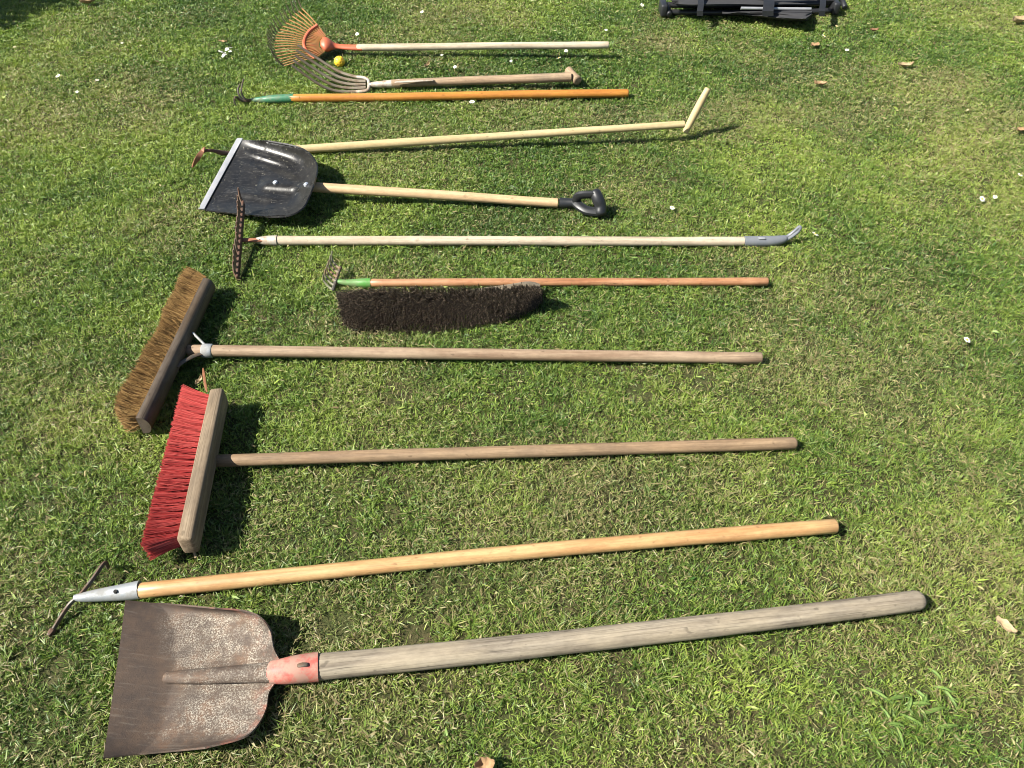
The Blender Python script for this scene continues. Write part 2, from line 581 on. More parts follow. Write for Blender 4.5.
# ------------------------------------------------------------------ 5. snow shovel
r = thing('snow_shovel', G(320, 185), 'black plastic snow shovel with metal front edge and pale pole with D-grip', 'snow shovel')
handle(r, 'handle', (312, 187, 9.4, .045), (557.5, 203, 8.8, .008), W_CREAM, 5, 0.2)
NS, NTT = 70, 90
LEFT = spline([(242, 139.5), (223, 174), (203.5, 210)], NTT)
RIGHT = spline([(268, 141.5), (296, 147), (309.5, 154), (316.5, 165), (315.5, 177), (312.5, 187), (308.5, 197), (302, 208), (289, 215), (268, 216.5)], NTT)


_rim = []
for i in range(60):
    f_ = i / 59
    _rim.append((lerp(LEFT[0][0], RIGHT[0][0], f_), lerp(LEFT[0][1], RIGHT[0][1], f_), 24))
    _rim.append((lerp(LEFT[-1][0], RIGHT[-1][0], f_), lerp(LEFT[-1][1], RIGHT[-1][1], f_), 13))
for j, q in enumerate(RIGHT):
    _rim.append((q[0], q[1], lerp(26, 15, j / (NTT - 1))))
_rim = np.array(_rim)


def snow_h(s, t, px, py):
    base = .012 + .036 * (1 - t)                       # lies across the hoe's pole on its far side
    e = 1 - np.hypot(_rim[:, 0] - px, _rim[:, 1] - py) / _rim[:, 2]
    e = max(0, e.max())
    xx = min(1, max(0, (px - 205) / 105))
    h = base + .008 * s + .058 * (.12 + .88 * xx) * e ** 2.0
    if s > .12:                                        # pressed stiffening ribs
        q = min(1, (s - .12) / .2)
        for c, bend in ((.14, .30), (.30, .26), (.70, .04)):
            cc = c + bend * s
            fade = max(0, min(1, (0.88 - s) / .3))
            h += .0065 * q * fade * math.exp(-((t - cc) / .045) ** 2)
    if s > .40:                                        # raised channel that takes the pole
        q = min(1, (s - .40) / .12)
        q = q * q * (3 - 2 * q)
        cc = lerp(.60, .545, s)
        h += .016 * q * math.exp(-(abs(t - cc) / .08) ** 2)
    return h


rows = []
for i in range(NS):
    s = i / (NS - 1)
    row = []
    for j in range(NTT):
        t = j / (NTT - 1)
        px = lerp(LEFT[j][0], RIGHT[j][0], s)
        py = lerp(LEFT[j][1], RIGHT[j][1], s)
        row.append(G(px, py, snow_h(s, t, px, py)))
    rows.append(row)
k = NT('scratched_black_plastic')
v = k.coord()
a1 = k.noise(k.coord(scale=(40, 14, 14)), 1, 5, .7)
a2 = k.noise(k.coord(scale=(30, 150, 60)), 1, 4, .7)
a3 = k.noise(k.coord(scale=(120, 120, 120)), 1, 3, .6)
c = k.mix(k.mul(k.ramp(a1, [(.45, 0), (.75, 1)]), .4), (.011, .0105, .0095), (.032, .029, .025))
c = k.mix(k.mul(k.ramp(a2, [(.56, 0), (.66, 1)]), .35), c, (.11, .106, .10))
c = k.mix(k.mul(k.ramp(a3, [(.64, 0), (.70, 1)]), .6), c, (.30, .28, .22))
k.base(c)
rgh = k.ramp(a1, [(.3, .24), (.7, .42)])
k.set(.3, 0, .36)
k.l(rgh, k.b.inputs['Roughness'])
k.bump(a1, .12, .003)
SNOWMAT = k.m
scoop = MB().sheet(rows, .005).build('scoop', SNOWMAT, r)
for s, j in ((.60, .555), (.93, .545)):
    p = rows[int(s * (NS - 1))][int(j * (NTT - 1))] - Vector((0, 0, .002))
    MB().tube([p, p + Vector((-.001, 0, .007)), p + Vector((-.002, 0, .010))], [.0095, .009, .005], seg=12).build('rivet', M_RIVET, scoop)
# metal wear strip
srow = []
for jj in range(24):
    j = int(jj / 23 * (NTT - 1))
    t = j / (NTT - 1)
    p0 = G(LEFT[j][0] - 5.6, LEFT[j][1] - .6, .010 + .038 * (1 - t))
    p1 = rows[0][j] + Vector((.004, 0, .0055))
    srow.append([p0, lerp(p0, p1, .2) + Vector((0, 0, .003)), lerp(p0, p1, .85) + Vector((0, 0, .001)), p1])
MB().sheet(srow, .003).build('edge_strip', M_ALU, r)
dg = MB()
dg.tube(GS([(560, 203, .027), (566, 203, .028), (573, 203, .031), (578, 203, .034)], 8), [.0185, .0185, .018, .0175, .0165, .0155, .015, .014], seg=14, round_=.2)
p1 = (576, 203, .033)
dg.tube(GS([p1, (577.5, 197, .06), (582, 194.8, .075), (595, 194.6, .08)], 12), .0165, seg=10, flat=.75, round_=.4)
dg.tube(GS([p1, (581, 207.2, .03), (588, 210.8, .026), (600, 212.2, .026)], 12), .019, seg=10, flat=.75, round_=.4)
dg.tube(GS([(595, 193.2, .081), (598, 199, .068), (600.5, 206, .045), (600.5, 213, .026)], 12), .021, seg=12, round_=.5)
dg.build('d_grip', P_BLACK, r)

# ------------------------------------------------------------------ 6. iron rake
r = thing('iron_rake', G(480, 242), 'rusty iron garden rake, teeth up, with grey-white pole and grey plastic end hook', 'rake')
handle(r, 'handle', (276, 240.6, 9.4, .008), (743.5, 241.4, 9.2, .004), W_GREYWHITE, 6, 0.1)
bA, bB = G(243.5, 203, .075), G(237.5, 279, .014)
bd = (bB - bA).normalized()
bx = bd.cross(Vector((0, 0, 1))).normalized()
bz = bx.cross(bd)
bar = MB()
bar.box(lerp(bA, bB, .5), bd, bx, bz, (bB - bA).length, .008, .024, .002)
bar.build('rake_bar', M_RUSTY, r)
for i in range(14):
    t = (i + .35) / 13.7
    p = lerp(bA, bB, t)
    if i == 0:
        p = p - bd * .01
    tip = p + Vector((-.001 + random.uniform(-.003, .003), random.uniform(-.004, .004), .058))
    m = MB().tube([p + Vector((-.003, 0, -.004)), lerp(p, tip, .4) + Vector((-.005, 0, 0)), tip], [.0052, .0048, .0026], seg=6)
    m.build('tooth', M_TOOTH, r)
nk = MB()
na, nb = G(241, 240.2, .035), G(267, 240, .03)
nk.box(lerp(na, nb, .5), (nb - na).normalized(), Vector((0, 1, 0)), Vector((0, 0, 1)), (nb - na).length, .018, .007, .002)
nk.build('tang', M_RUSTRED, r)
MB().tube(GS([(254, 240.4, .026), (262, 240.5, .026), (270, 240.6, .026), (277.5, 240.6, .026)], 10), [.006, .0095, .012, .0135, .015, .0162, .0168, .0172, .0174, .0174], seg=16).build('ferrule', M_PALEPAINT, r)
eg = MB()
eg.tube(GS([(744.5, 241.4, .024), (760, 241.3, .024), (772, 241, .024), (781, 239.8, .026), (786, 238.2, .03)], 16), [.0175, .0177, .0178, .0178, .0178, .0178, .0176, .0174, .017, .0165, .0158, .015, .0142, .0132, .012, .0105], seg=18, round_=.2)
loop = GS([(782, 239.5, .028), (788, 236, .034), (794, 231.5, .05), (799, 227, .068), (800.4, 228, .066), (798, 231.8, .052), (792, 236.5, .036), (786, 240, .026)], 28)
eg.tube(loop, .0055, seg=8)
eg.build('end_hook', P_GREY, r)
MB().box(G(762, 238.2, .041), Vector((1, 0, 0)), Vector((0, 1, 0)), Vector((0, 0, 1)), .022, .012, .003, .001).build('hole_plug', M_ALU, r)

# ------------------------------------------------------------------ 7. small green flower rake
r = thing('flower_rake', G(560, 284), 'small hand rake with lime green socket on reddish varnished pole behind dark broom head', 'rake')
handle(r, 'handle', (368, 283, 8.2, .006), (767, 281.5, 8.0, .006), W_RED, 7, 0.3)
MB().tube(GS([(371, 283, .019), (362, 283, .019), (354, 283, .018), (346, 282.6, .02), (338, 281.5, .022)], 14), [.0156, .0155, .0154, .015, .0142, .0138, .0132, .0125, .0115, .0105, .0095, .009, .008, .007], seg=14).build('socket', M_LIME, r)
MB().tube(GS([(340.5, 267, .05), (337.5, 275, .036), (335.5, 282, .024), (332.5, 291, .010)], 10), .0055, seg=8).build('tine_bar', M_DARK, r)
for i in range(6):
    t = i / 5
    bx0 = lerp(np.array((340, 268.5, .048)), np.array((333, 290, .011)), t)
    p = [tuple(bx0), tuple(bx0 + np.array((-4.5, -3.5, .006))), tuple(bx0 + np.array((-8.5 - t, -10, .022))), tuple(bx0 + np.array((-8 - 1.5 * t, -17.5 + 1.5 * t, .045)))]
    MB().tube(GS(p, 12), [lerp(.0048, .0026, q / 11) for q in range(12)], seg=7).build('tine', M_OLIVETINE, r)

# ------------------------------------------------------------------ 8. loose dark broom head
r = thing('broom_head', G(440, 320), 'loose broom head of dense dark horsehair lying without handle, bristle tips facing up', 'broom head')
topc = spline([(335, 291.5), (365, 289), (400, 287), (440, 286.5), (480, 287), (510, 286), (530, 285.5), (541, 289)], 60)
botc = spline([(343, 326), (360, 334), (400, 335), (440, 333.5), (475, 329), (503, 323), (526, 315), (541, 303)], 60)
NRM = Vector((0, -.82, .57)).normalized()
m = MB()
rr = random.Random(8)
roots = []
LEN = .075
for q in range(13000):
    t = rr.random()
    w = rr.random() ** .9
    i = min(int(t * 59), 58)
    f_ = t * 59 - i
    tp = G(*(topc[i] + (topc[i + 1] - topc[i]) * f_), .118)
    bp = G(*(botc[i] + (botc[i + 1] - botc[i]) * f_), .012)
    cen = lerp(tp, bp, .5)
    tip = lerp(tp, bp, w) + NRM * (rr.uniform(-.014, .005) - .012 * (2 * abs(w - .5)) ** 3)
    tip += Vector((rr.gauss(0, .004), rr.gauss(0, .003), rr.gauss(0, .003)))
    root = cen - NRM * LEN + (lerp(tp, bp, w) - cen) * .62
    root.x = lerp(root.x, tip.x, .9)
    mid = lerp(root, tip, .55) + (lerp(tp, bp, w) - cen) * .12
    if tip.z < .006:
        tip.z = .006
    m.strand([root, mid, tip], .0011, .0011, rr.random() ** 1.8)
m.build('bristles', strands('dark_horsehair', (.032, .024, .016), (.105, .078, .050), (.40, .31, .21)), r)
ends = []
for t in (0, .2, .4, .6, .8, 1):
    i = int(t * 59)
    c_ = lerp(G(*topc[i], .118), G(*botc[i], .012), .5) - NRM * (LEN + .010)
    ends.append(c_)
bkk = MB()
up2 = Vector((0, NRM.z, -NRM.y))
prof = []
for e_ in spline([tuple(e) for e in ends], 20):
    e_ = Vector(e_)
    ft = max(0, (e_.x - ends[0].x) / (ends[-1].x - ends[0].x))
    hh = .042 + .012 * min(1, max(0, (ft - .45) / .25)) - .022 * max(0, (ft - .9) / .1) ** 2
    prof.append([e_ + up2 * hh + NRM * .012, e_ + up2 * hh - NRM * .008, e_ + up2 * (hh - .01) - NRM * .016, e_ - up2 * .012 - NRM * .016, e_ - up2 * .026 - NRM * .006, e_ - up2 * .026 + NRM * .012])
off = len(bkk.v)
for ring in prof:
    bkk.v += ring
for i in range(19):
    for k_ in range(6):
        bkk.face(off + i * 6 + k_, off + i * 6 + (k_ + 1) % 6, off + (i + 1) * 6 + (k_ + 1) % 6, off + (i + 1) * 6 + k_)
bkk.face(*[off + k_ for k_ in range(5, -1, -1)])
bkk.face(*[off + 19 * 6 + k_ for k_ in range(6)])
bkk.build('broom_block', W_GREY, r, fr(ends[0], ends[-1]))


# ------------------------------------------------------------------ brooms
def broom_bristles(m, A, B, width_top_z, root_x, length, flare, n, rr, rows_n, tuft, jitter, r0, droop=0.0, splay_end=.02, lmod=None, zlow=.02):
    """strands from a block face running A->B, pointing to -x of the block frame"""
    ax = (B - A).normalized()
    nx = Vector((ax.y, -ax.x, 0)).normalized()
    if nx.x > 0:
        nx = -nx
    L = (B - A).length
    for q in range(n):
        t = rr.random()
        if tuft:
            nt_ = tuft
            t = (int(t * nt_) + .5 + rr.gauss(0, .13)) / nt_
            t = min(max(t, 0.004), .996)
        row = rr.randrange(rows_n)
        w = (row + .5) / rows_n + (rr.gauss(0, .05) if tuft else rr.uniform(-.12, .12))
        w = min(max(w, 0), 1)
        base = A + ax * (t * L)
        z0 = lerp(zlow + .010, width_top_z, w)
        z1 = lerp(zlow, width_top_z + flare, w) + rr.gauss(0, jitter)
        ll = length * (rr.uniform(.96, 1.02) if tuft else rr.uniform(.86, 1.06)) * (lmod(t) if lmod else 1)
        root = Vector((base.x, base.y, z0))
        tip = root + nx * ll + ax * ((t - .5) * 2 * splay_end + (rr.gauss(0, .0055) if tuft else rr.gauss(0, jitter)))
        tip.z = max(.006, z1 - droop * rr.random())
        mid = lerp(root, tip, .5)
        mid.z = lerp(z0, z1, .42)
        if not tuft:
            mid += Vector((rr.gauss(0, .003), rr.gauss(0, .005), rr.gauss(0, .003)))
        m.strand([root + (-nx) * .004, mid, tip], r0, r0 * .75, rr.random())
    return nx


# 9. coir broom
r = thing('push_broom', G(430, 358), 'wide push broom with brown coir bristles, dark rounded block and braced pole', 'broom')
A, B = G(203.5, 279, .080), G(136, 419, .080)
A0, B0 = Vector((A.x, A.y, 0)), Vector((B.x, B.y, 0))
ax = (B0 - A0).normalized()
nx = Vector((ax.y, -ax.x, 0))
if nx.x > 0:
    nx = -nx
bk = MB()
bl_pts = []
prof = []
nseg = 30
for i in range(nseg + 1):
    t = i / nseg
    p = lerp(A0, B0, t)
    # half-round section, flat towards the bristles
    e = 1.0
    ring = []
    for k_ in range(14):
        an = -math.pi / 2 + math.pi * k_ / 13
        cx_, cz_ = math.cos(an), math.sin(an)
        ring.append(p - nx * (.003 + .025 * abs(cx_) ** .8) + Vector((0, 0, .055 + .029 * cz_)))
    ring.append(p + Vector((0, 0, .055 + .029)))
    ring.append(p + Vector((0, 0, .055 - .029)))
    prof.append(ring)
ring_n = len(prof[0])
# order: bottom..top arc, then flat face back down
for ring in prof:
    bk.v += ring
for i in range(nseg):
    for k_ in range(ring_n):
        a_, b_ = i * ring_n + k_, i * ring_n + (k_ + 1) % ring_n
        bk.face(a_, b_, b_ + ring_n, a_ + ring_n)
bk.face(*range(ring_n - 1, -1, -1))
bk.face(*[nseg * ring_n + k_ for k_ in range(ring_n)])
bk.build('broom_block', W_DARK, r, fr(A0, B0))
m = MB()
rr = random.Random(9)
broom_bristles(m, A0 - ax * .014, B0 - ax * .012, .080, 0, .049, .030, 24000, rr, 8, 0, .0045, .0007, 0, .004, lambda t: 1 + .08 * math.sin(t * 9) + .06 * math.sin(t * 23), .030)
m.build('bristles', strands('coir_fibre', (.10, .050, .015), (.22, .120, .034), (.37, .23, .08), .7), r)
_, a, b, ra, rb = handle(r, 'handle', (189, 350.5, 11.4, .022), (760.5, 358, 11.4, .006), W_BROWN, 9, 0.25)
ca, cb = lerp(a, b, .024), lerp(a, b, .042)
MB().tube([ca, lerp(ca, cb, .1), lerp(ca, cb, .9), cb], [ra + .002, ra + .0035, ra + .0035, ra + .002], seg=20).build('collar', M_GALV, r)
br1 = MB().tube(GS([(176, 367, .055), (184, 361, .052), (196, 355, .045), (205, 352.5, .04)], 10), .0075, seg=8, flat=.5)
br1.build('brace', M_DARK, r)
MB().tube(GS([(193, 333, .06), (199, 339, .056), (206, 346, .05)], 8), .0035, seg=8).build('brace', M_GALV, r)

# 10. red broom
r = thing('push_broom', G(430, 460), 'push broom with bright red bristles and weathered grey wooden block', 'broom')
A, B = G(216.5, 387, .096), G(183.8, 539, .096)
A0, B0 = Vector((A.x, A.y, 0)), Vector((B.x, B.y, 0))
ax = (B0 - A0).normalized()
nx = Vector((ax.y, -ax.x, 0))
if nx.x > 0:
    nx = -nx
cen = lerp(A0, B0, .5) + Vector((0, 0, .066))
bkb = MB()
bkb.box(cen, ax, nx, Vector((0, 0, 1)), (B0 - A0).length, .036, .060, .009)
bkb.build('broom_block', W_BLOCK, r, fr(A0, B0))
m = MB()
rr = random.Random(10)
broom_bristles(m, A0 + nx * .016 + ax * .014, B0 + nx * .016 - ax * .014, .086, 0, .070, .018, 13000, rr, 6, 24, .003, .00075, 0, .022, None, .040)
m.build('bristles', strands('red_bristle', (.24, .022, .020), (.36, .038, .034), (.46, .085, .072), .55), r)
_, a, b, ra, rb = handle(r, 'handle', (214, 461, 12.4, .022), (793.5, 443.2, 12.4, .006), W_BROWN2, 10, 0.5)

# ------------------------------------------------------------------ 11. push-pull hoe
r = thing('stirrup_hoe', G(450, 562), 'narrow-barred hoe with galvanised socket and honey-coloured pole', 'hoe')
_, a, b, ra, rb = handle(r, 'handle', (134, 591.3, 15.6, .006), (834.5, 526, 14.6, .006), W_HONEY, 11, 0.35, -.006)
sk = MB()
sk.tube(GS([(140, 592 - 2.2, .024), (120, 592.6, .024), (100, 595, .026), (84, 597, .03), (74, 598, .032)], 16), [lerp(.0198, .0065, (i / 15) ** 1.15) for i in range(16)], seg=18)
sk.build('socket', M_GALV, r)
pz = G(115, 591, .043)
MB().tube([pz + Vector((0, 0, -.004)), pz + Vector((0, 0, -.0005))], .0042, seg=10).build('rivet_hole', M_HOLE, r)
hb = MB()
hb.tube(GS([(108, 567, .018), (106, 563, .04), (102.5, 565, .045), (92, 580, .04), (80, 595, .034), (70, 604, .028), (61, 617, .018), (53, 630, .012), (49, 635, .008)], 30), .0042, seg=8, flat=1.2)
hb.build('hoe_bar', M_DARK, r)
MB().tube(GS([(53.5, 629, .012), (51, 632.5, .010), (48, 636, .007)], 6), [.006, .0075, .0065, .006, .005, .004], seg=8).build('bar_tip', M_RUSTY, r)

# ------------------------------------------------------------------ 12. rusty shovel
r = thing('square_shovel', G(420, 660), 'square-mouthed rusty steel shovel with grey weathered wooden handle', 'shovel')
_, a, b, ra, rb = handle(r, 'handle', (316, 667, 25.5, .010), (916, 600.5, 19.5, .008), W_GREY, 12, 0.8, .008)
NS, NTT = 90, 110
LEFT = spline([(125.5, 600.5), (116, 672), (103.5, 757)], NTT)
RIGHT = spline([(215, 609), (243, 611.5), (260, 618), (270, 631), (273.5, 648), (280, 661), (283, 669.5), (278, 679), (269, 692), (266, 708), (258, 724), (243, 737), (205, 747)], NTT)


def shov_h(s, t):
    w = abs(2 * t - 1)
    v_ = .012 + .030 * max(0, 1 - s / .36) ** 1.1
    v_ += (.014 + .046 * min(1, w * 1.6) ** 1.5 * (1 if t < .5 else .3)) * max(0, (s - .55) / .45) ** 2.0
    v_ += .020 * w ** 6
    if s > .34:
        q = min(1, (s - .34) / .05)
        q = q * q * (3 - 2 * q)
        wd = lerp(.030, .075, (s - .34) / .66)
        v_ += .006 * q * math.exp(-((t - .53) / wd) ** 2)
    return v_


srows = []
for i in range(NS):
    s = i / (NS - 1)
    row = []
    for j in range(NTT):
        t = j / (NTT - 1)
        row.append(G(lerp(LEFT[j][0], RIGHT[j][0], s), lerp(LEFT[j][1], RIGHT[j][1], s), shov_h(s, t)))
    srows.append(row)
k = NT('rusty_shovel_steel')
st = k.n('ShaderNodeAttribute', attribute_name='st')
sep = k.n('ShaderNodeSeparateXYZ')
k.l(st.outputs['Vector'], sep.inputs[0])
f1 = k.noise(k.coord(scale=(8, 8, 8)), 1, 6, .7)
f2 = k.noise(k.coord(scale=(330, 330, 330)), 1, 7, .85)
f3 = k.noise(k.coord(scale=(28, 28, 28)), 1, 5, .7)
f4 = k.noise(k.coord(scale=(260, 260, 260)), 1, 2, .6)
rust = k.mix(k.ramp(f3, [(.35, 0), (.65, 1)]), (.062, .046, .036), (.098, .066, .045))
rust = k.mix(k.mul(k.ramp(f2, [(.5, 0), (.7, 1)]), .5), rust, (.065, .045, .038))
worn = k.ramp(f2, [(.49, 0), (.57, 1)])
# dried cement film sits in the pan behind the worn lip
za = k.n('ShaderNodeMath', operation='MULTIPLY_ADD')
k.l(f1, za.inputs[0])
za.inputs[1].default_value = .34
za.inputs[2].default_value = -.17
zb = k.n('ShaderNodeMath', operation='ADD')
k.l(za.outputs[0], zb.inputs[0])
k.l(sep.outputs['X'], zb.inputs[1])
zone = k.ramp(zb.outputs[0], [(.24, 0), (.50, 1)])
edge = k.ramp(sep.outputs['Y'], [(.07, 0), (.17, 1), (.86, 1), (.95, 0)])
blotch = k.mul(k.ramp(f1, [(.43, .08), (.53, 1)]), k.ramp(f3, [(.36, .35), (.56, 1)]))
cem = k.mul(k.mul(zone, edge), k.mul(blotch, worn))
c = k.mix(k.mul(cem, .9), rust, (.48, .45, .37))
orange = k.mul(k.mul(zone, k.ramp(f3, [(.52, 0), (.68, 1)])), .42)
c = k.mix(orange, c, (.135, .066, .033))
redz = k.mul(k.ramp(sep.outputs['X'], [(.90, 0), (1.0, 1)]), k.ramp(f3, [(.46, 0), (.62, 1)]))
c = k.mix(k.mul(redz, .5), c, (.28, .09, .065))
c = k.mix(k.mul(k.ramp(f4, [(.64, 0), (.70, 1)]), .5), c, (.05, .035, .03))
scr = k.noise(k.coord(scale=(9, 170, 40)), 1, 5, .7)
c = k.mix(k.mul(k.ramp(scr, [(.55, 0), (.68, 1)]), .35), c, (.19, .16, .125))
scr2 = k.noise(k.coord(scale=(7, 120, 40), loc=(3, 3, 3)), 1, 5, .7)
c = k.mix(k.mul(k.ramp(scr2, [(.55, 0), (.70, 1)]), .45), c, (.045, .03, .022))
k.base(c)
k.bump(f2, .5, .002)
k.set(.72, .1, .35)
SHOVMAT = k.m
blade = MB().sheet(srows, .0032, st=(0, 1)).build('shovel_blade', SHOVMAT, r)
sp_ = GS([(168, 677.5, .020), (185, 676.8, .023), (215, 675.4, .028), (245, 673.6, .034), (268, 672.2, .040), (284, 671, .046)], 26)
spm = MB().tube(sp_, [lerp(.0115, .0215, (i / 25) ** .9) for i in range(26)], seg=20, round_=.8, flat=.8)
for i_, p_ in enumerate(spm.v):
    spm.st[i_] = (.40 + .62 * (p_.x - sp_[0].x) / (sp_[-1].x - sp_[0].x), .5, 0)
spm.build('spine', SHOVMAT, blade)
sk = MB()
sk.tube(GS([(272, 672, .038), (284, 671, .043), (298, 669, .043), (310, 667.6, .039), (318.5, 666.7, .037)], 16), [.0215, .0225, .0232, .024, .0248, .0256, .0262, .0266, .027, .0273, .0275, .0277, .0279, .028, .0281, .0282], seg=22, cap=True)
sk.build('socket', M_REDPAINT, r)
rp = G(302.5, 665, .068)
rv = MB()
rv.tube([rp + Vector((-.008, -.001, 0)), rp + Vector((0, 0, .0015)), rp + Vector((.008, .001, 0))], [.0042, .0046, .0042], seg=10, flat=.5, round_=.6)
rv.build('rivet', M_DARK, r)

# ------------------------------------------------------------------ 13. yellow ball
bm = bmesh.new()
bmesh.ops.create_icosphere(bm, subdivisions=5, radius=1)
holes = []
for i in range(26):
    y_ = 1 - 2 * (i + .5) / 26
    rad = math.sqrt(1 - y_ * y_)
    th = i * 2.39996
    holes.append(Vector((rad * math.cos(th), rad * math.sin(th), y_)))
for v in bm.verts:
    dmin = min((v.co - h).length for h in holes)
    s_ = 1 - .10 * max(0, 1 - (dmin / .17) ** 4)
    s_ += .012 * math.exp(-(v.co.z / .03) ** 2)
    v.co *= s_
yb = MB()
bc = G(339.5, 61.5, .026)
yb.origin = Vector((bc.x, bc.y, 0))
yb.add_bm(bm, lambda p: bc + p * .0245)
tag(yb.build('ball', P_YELLOW), 'small yellow plastic ball in the grass beside the orange rake', 'ball')

# ------------------------------------------------------------------ 14. folded black chair at the top edge
r = thing('folding_chair', G(750, 5), 'folded black camping chair lying flat at the top edge of the lawn', 'folding chair')


def bar_(name, pts, rad, mat, seg=10, **kw):
    return MB().tube(GS(pts, max(8, len(pts) * 4)), rad, seg=seg, **kw).build(name, mat, r)


bar_('frame_tube', [(662, 12, .03), (720, 12.5, .03), (800, 12, .03), (838, 10, .03)], .014, P_CHAIR)
bar_('frame_tube', [(666, 5, .05), (740, 5, .055), (830, 3, .05)], .014, P_CHAIR)
bar_('frame_tube', [(668, -6, .035), (740, -8, .035), (838, -8, .035)], .014, P_CHAIR)
bar_('frame_tube', [(672, -4, .10), (740, -3, .10), (828, -6, .10)], .014, P_CHAIR)
bar_('frame_tube', [(676, -20, .06), (740, -20, .06), (842, -22, .06)], .014, P_CHAIR)
bar_('frame_tube', [(690, -30, .10), (760, -30, .10), (836, -34, .10)], .013, P_CHAIR)
bar_('silver_tube', [(741, 8.2, .085), (770, 8.6, .085), (811, 9, .085)], .0075, M_ALU)
for x_, y_ in ((664, 7), (836, 5)):
    q = MB()
    c_ = G(x_, y_ + 3, .045)
    q.box(c_ + Vector((0, .03, 0)), Vector((1, 0, 0)), Vector((0, 1, 0)), Vector((0, 0, 1)), .035, .10, .06, .010)
    q.build('corner_joint', P_BLACK, r)
for x_ in (668, 842):
    c0 = G(x_, 11 if x_ < 700 else 4, .03)
    MB().tube([c0 + Vector((0, -.05, 0)), c0 + Vector((0, .02, .02))], [.014, .012], seg=12, round_=.3).build('foot', P_BLACK, r)
fab = MB()
rows = []
for i in range(30):
    s = i / 29
    e = min(1, .15 + .85 * s ** .8) * min(1, (1 - s) / .10 + .35)
    x_ = lerp(722, 812, s)
    row = []
    for j in range(14):
        t = j / 13
        px, py = x_, lerp(9.5, lerp(12.0, 21.5, e), t) + .8 * math.sin(s * 7 + t * 3)
        row.append(G(px, py, max(.012, .02 + .062 * math.sin(math.pi * (.15 + .75 * (1 - t))) * (.4 + .6 * e) + .006 * math.sin(t * 14 + s * 4))))
    rows.append(row)
fab.sheet(rows, .004).build('seat_fabric', P_FABRIC, r)
fab = MB()
rows = []
for i in range(26):
    s = i / 25
    rows.append([G(lerp(672, 834, s), lerp(4, -36, j / 11), .08 + .02 * math.sin(s * 5 + j * .6) + .012 * math.sin(j * 1.9 + s * 12)) for j in range(12)])
fab.sheet(rows, .005).build('back_fabric', P_FABRIC, r)
sb = MB()
for x_, wd in ((768, .055), (700, .03), (822, .03)):
    p0 = [G(x_, 16, .075), G(x_, 11, .098), G(x_ + 1, 4, .118), G(x_ + 1, -6, .122)]
    rows = [[p + Vector((-wd / 2, 0, 0)), p + Vector((wd / 2, 0, 0))] for p in p0]
    mm = MB().sheet(rows, .003)
    mm.build('strap', P_BLACK, r)


# ------------------------------------------------------------------ leaves, petals, twigs
def leafmat(name, c1, c2):
    k = NT(name)
    n_ = k.noise(k.coord(scale=(90, 90, 90)), 1, 4, .6)
    k.base(k.mix(k.ramp(n_, [(.35, 0), (.7, 1)]), c1, c2))
    k.bump(n_, .3, .001)
    return k.set(.7, 0, .3)


L_TAN = leafmat('dry_tan_leaf', (.32, .21, .11), (.21, .13, .065))
L_PALE = leafmat('dry_pale_leaf', (.36, .28, .165), (.27, .19, .10))
L_BROWN = leafmat('dry_brown_leaf', (.24, .13, .07), (.15, .08, .045))
L_WEED = leafmat('weed_leaf', (.085, .15, .03), (.14, .20, .05))
L_WHITE = leafmat('white_petal', (.72, .71, .66), (.6, .58, .52))
L_YOLK = leafmat('daisy_centre', (.65, .42, .03), (.55, .33, .02))
L_STEM = leafmat('stem_brown', (.22, .095, .045), (.17, .07, .032))


def leaf(px, py, length, width, ang, mat, label, curl=.3, name='fallen_leaf', z=.024, group='dry leaves fallen on the lawn'):
    length, width = length * .85, width * .9
    m = MB()
    c = G(px, py, z)
    m.origin = Vector((c.x, c.y, z - .01))
    ca, sa = math.cos(ang), math.sin(ang)
    rows = []
    for i in range(13):
        s = i / 12
        w = width * (math.sin(math.pi * (s * .93 + .05)) ** .8) * .5 + .0004
        row = []
        for j in range(7):
            t = (j - 3) / 3
            x = (s - .5) * length
            y = t * w * (1 + .12 * math.sin(s * 19 + t))
            zz = curl * width * (t * t - .3) + curl * length * .35 * ((s - .5) * 2) ** 2 + .002 * math.sin(s * 11 + t * 3)
            row.append(c + Vector((x * ca - y * sa, x * sa + y * ca, max(zz, -.008))))
        rows.append(row)
    m.sheet(rows, .0007)
    return tag(m.build(name, mat), label, 'leaf', group)


leaf(905, 65.5, .085, .034, .05, L_PALE, 'pale dry leaf lying alone right of the lawn below the chair', .35)
leaf(820, 84, .06, .03, 2.9, L_TAN, 'small curled tan leaf right of the T-bar hoe', .4)
leaf(815, 45, .055, .04, .4, L_TAN, 'light brown leaf among white petals below the black chair', .2)
leaf(874, 30, .05, .025, .1, L_BROWN, 'small dark brown leaf right of the black chair', .3)
leaf(1005, 626, .05, .024, -.95, L_PALE, 'pale dry leaf near the right edge beyond the grey shovel handle', .3)
leaf(1019, 21, .10, .06, .25, L_PALE, 'pale curled leaf cut by the right edge of the picture', .4)
leaf(1021, 130, .05, .03, .3, L_TAN, 'tan leaf at the right edge level with the hoe handle', .3)
leaf(485, 767, .042, .03, .2, L_TAN, 'crumpled pinkish tan leaf at the bottom edge below the shovel handle', .5)
leaf(88, 2, .09, .05, .5, L_TAN, 'brown leaf at the top left edge beside the shadow', .4)
leaf(223, 41.5, .05, .016, -.25, L_TAN, 'thin orange-tan leaf sliver left of the orange fan rake', .3)
leaf(427, 66, .05, .022, 1.2, L_PALE, 'small upright dry leaf above the fork handle', .5)
leaf(199, 381, .035, .012, 1.3, L_PALE, 'small pale leaf sliver by the red bristles', .4, z=.05)
tw = MB()
p_ = GS([(203, 368, .035), (204, 376, .03), (205.5, 386, .022), (207, 392, .02)], 8)
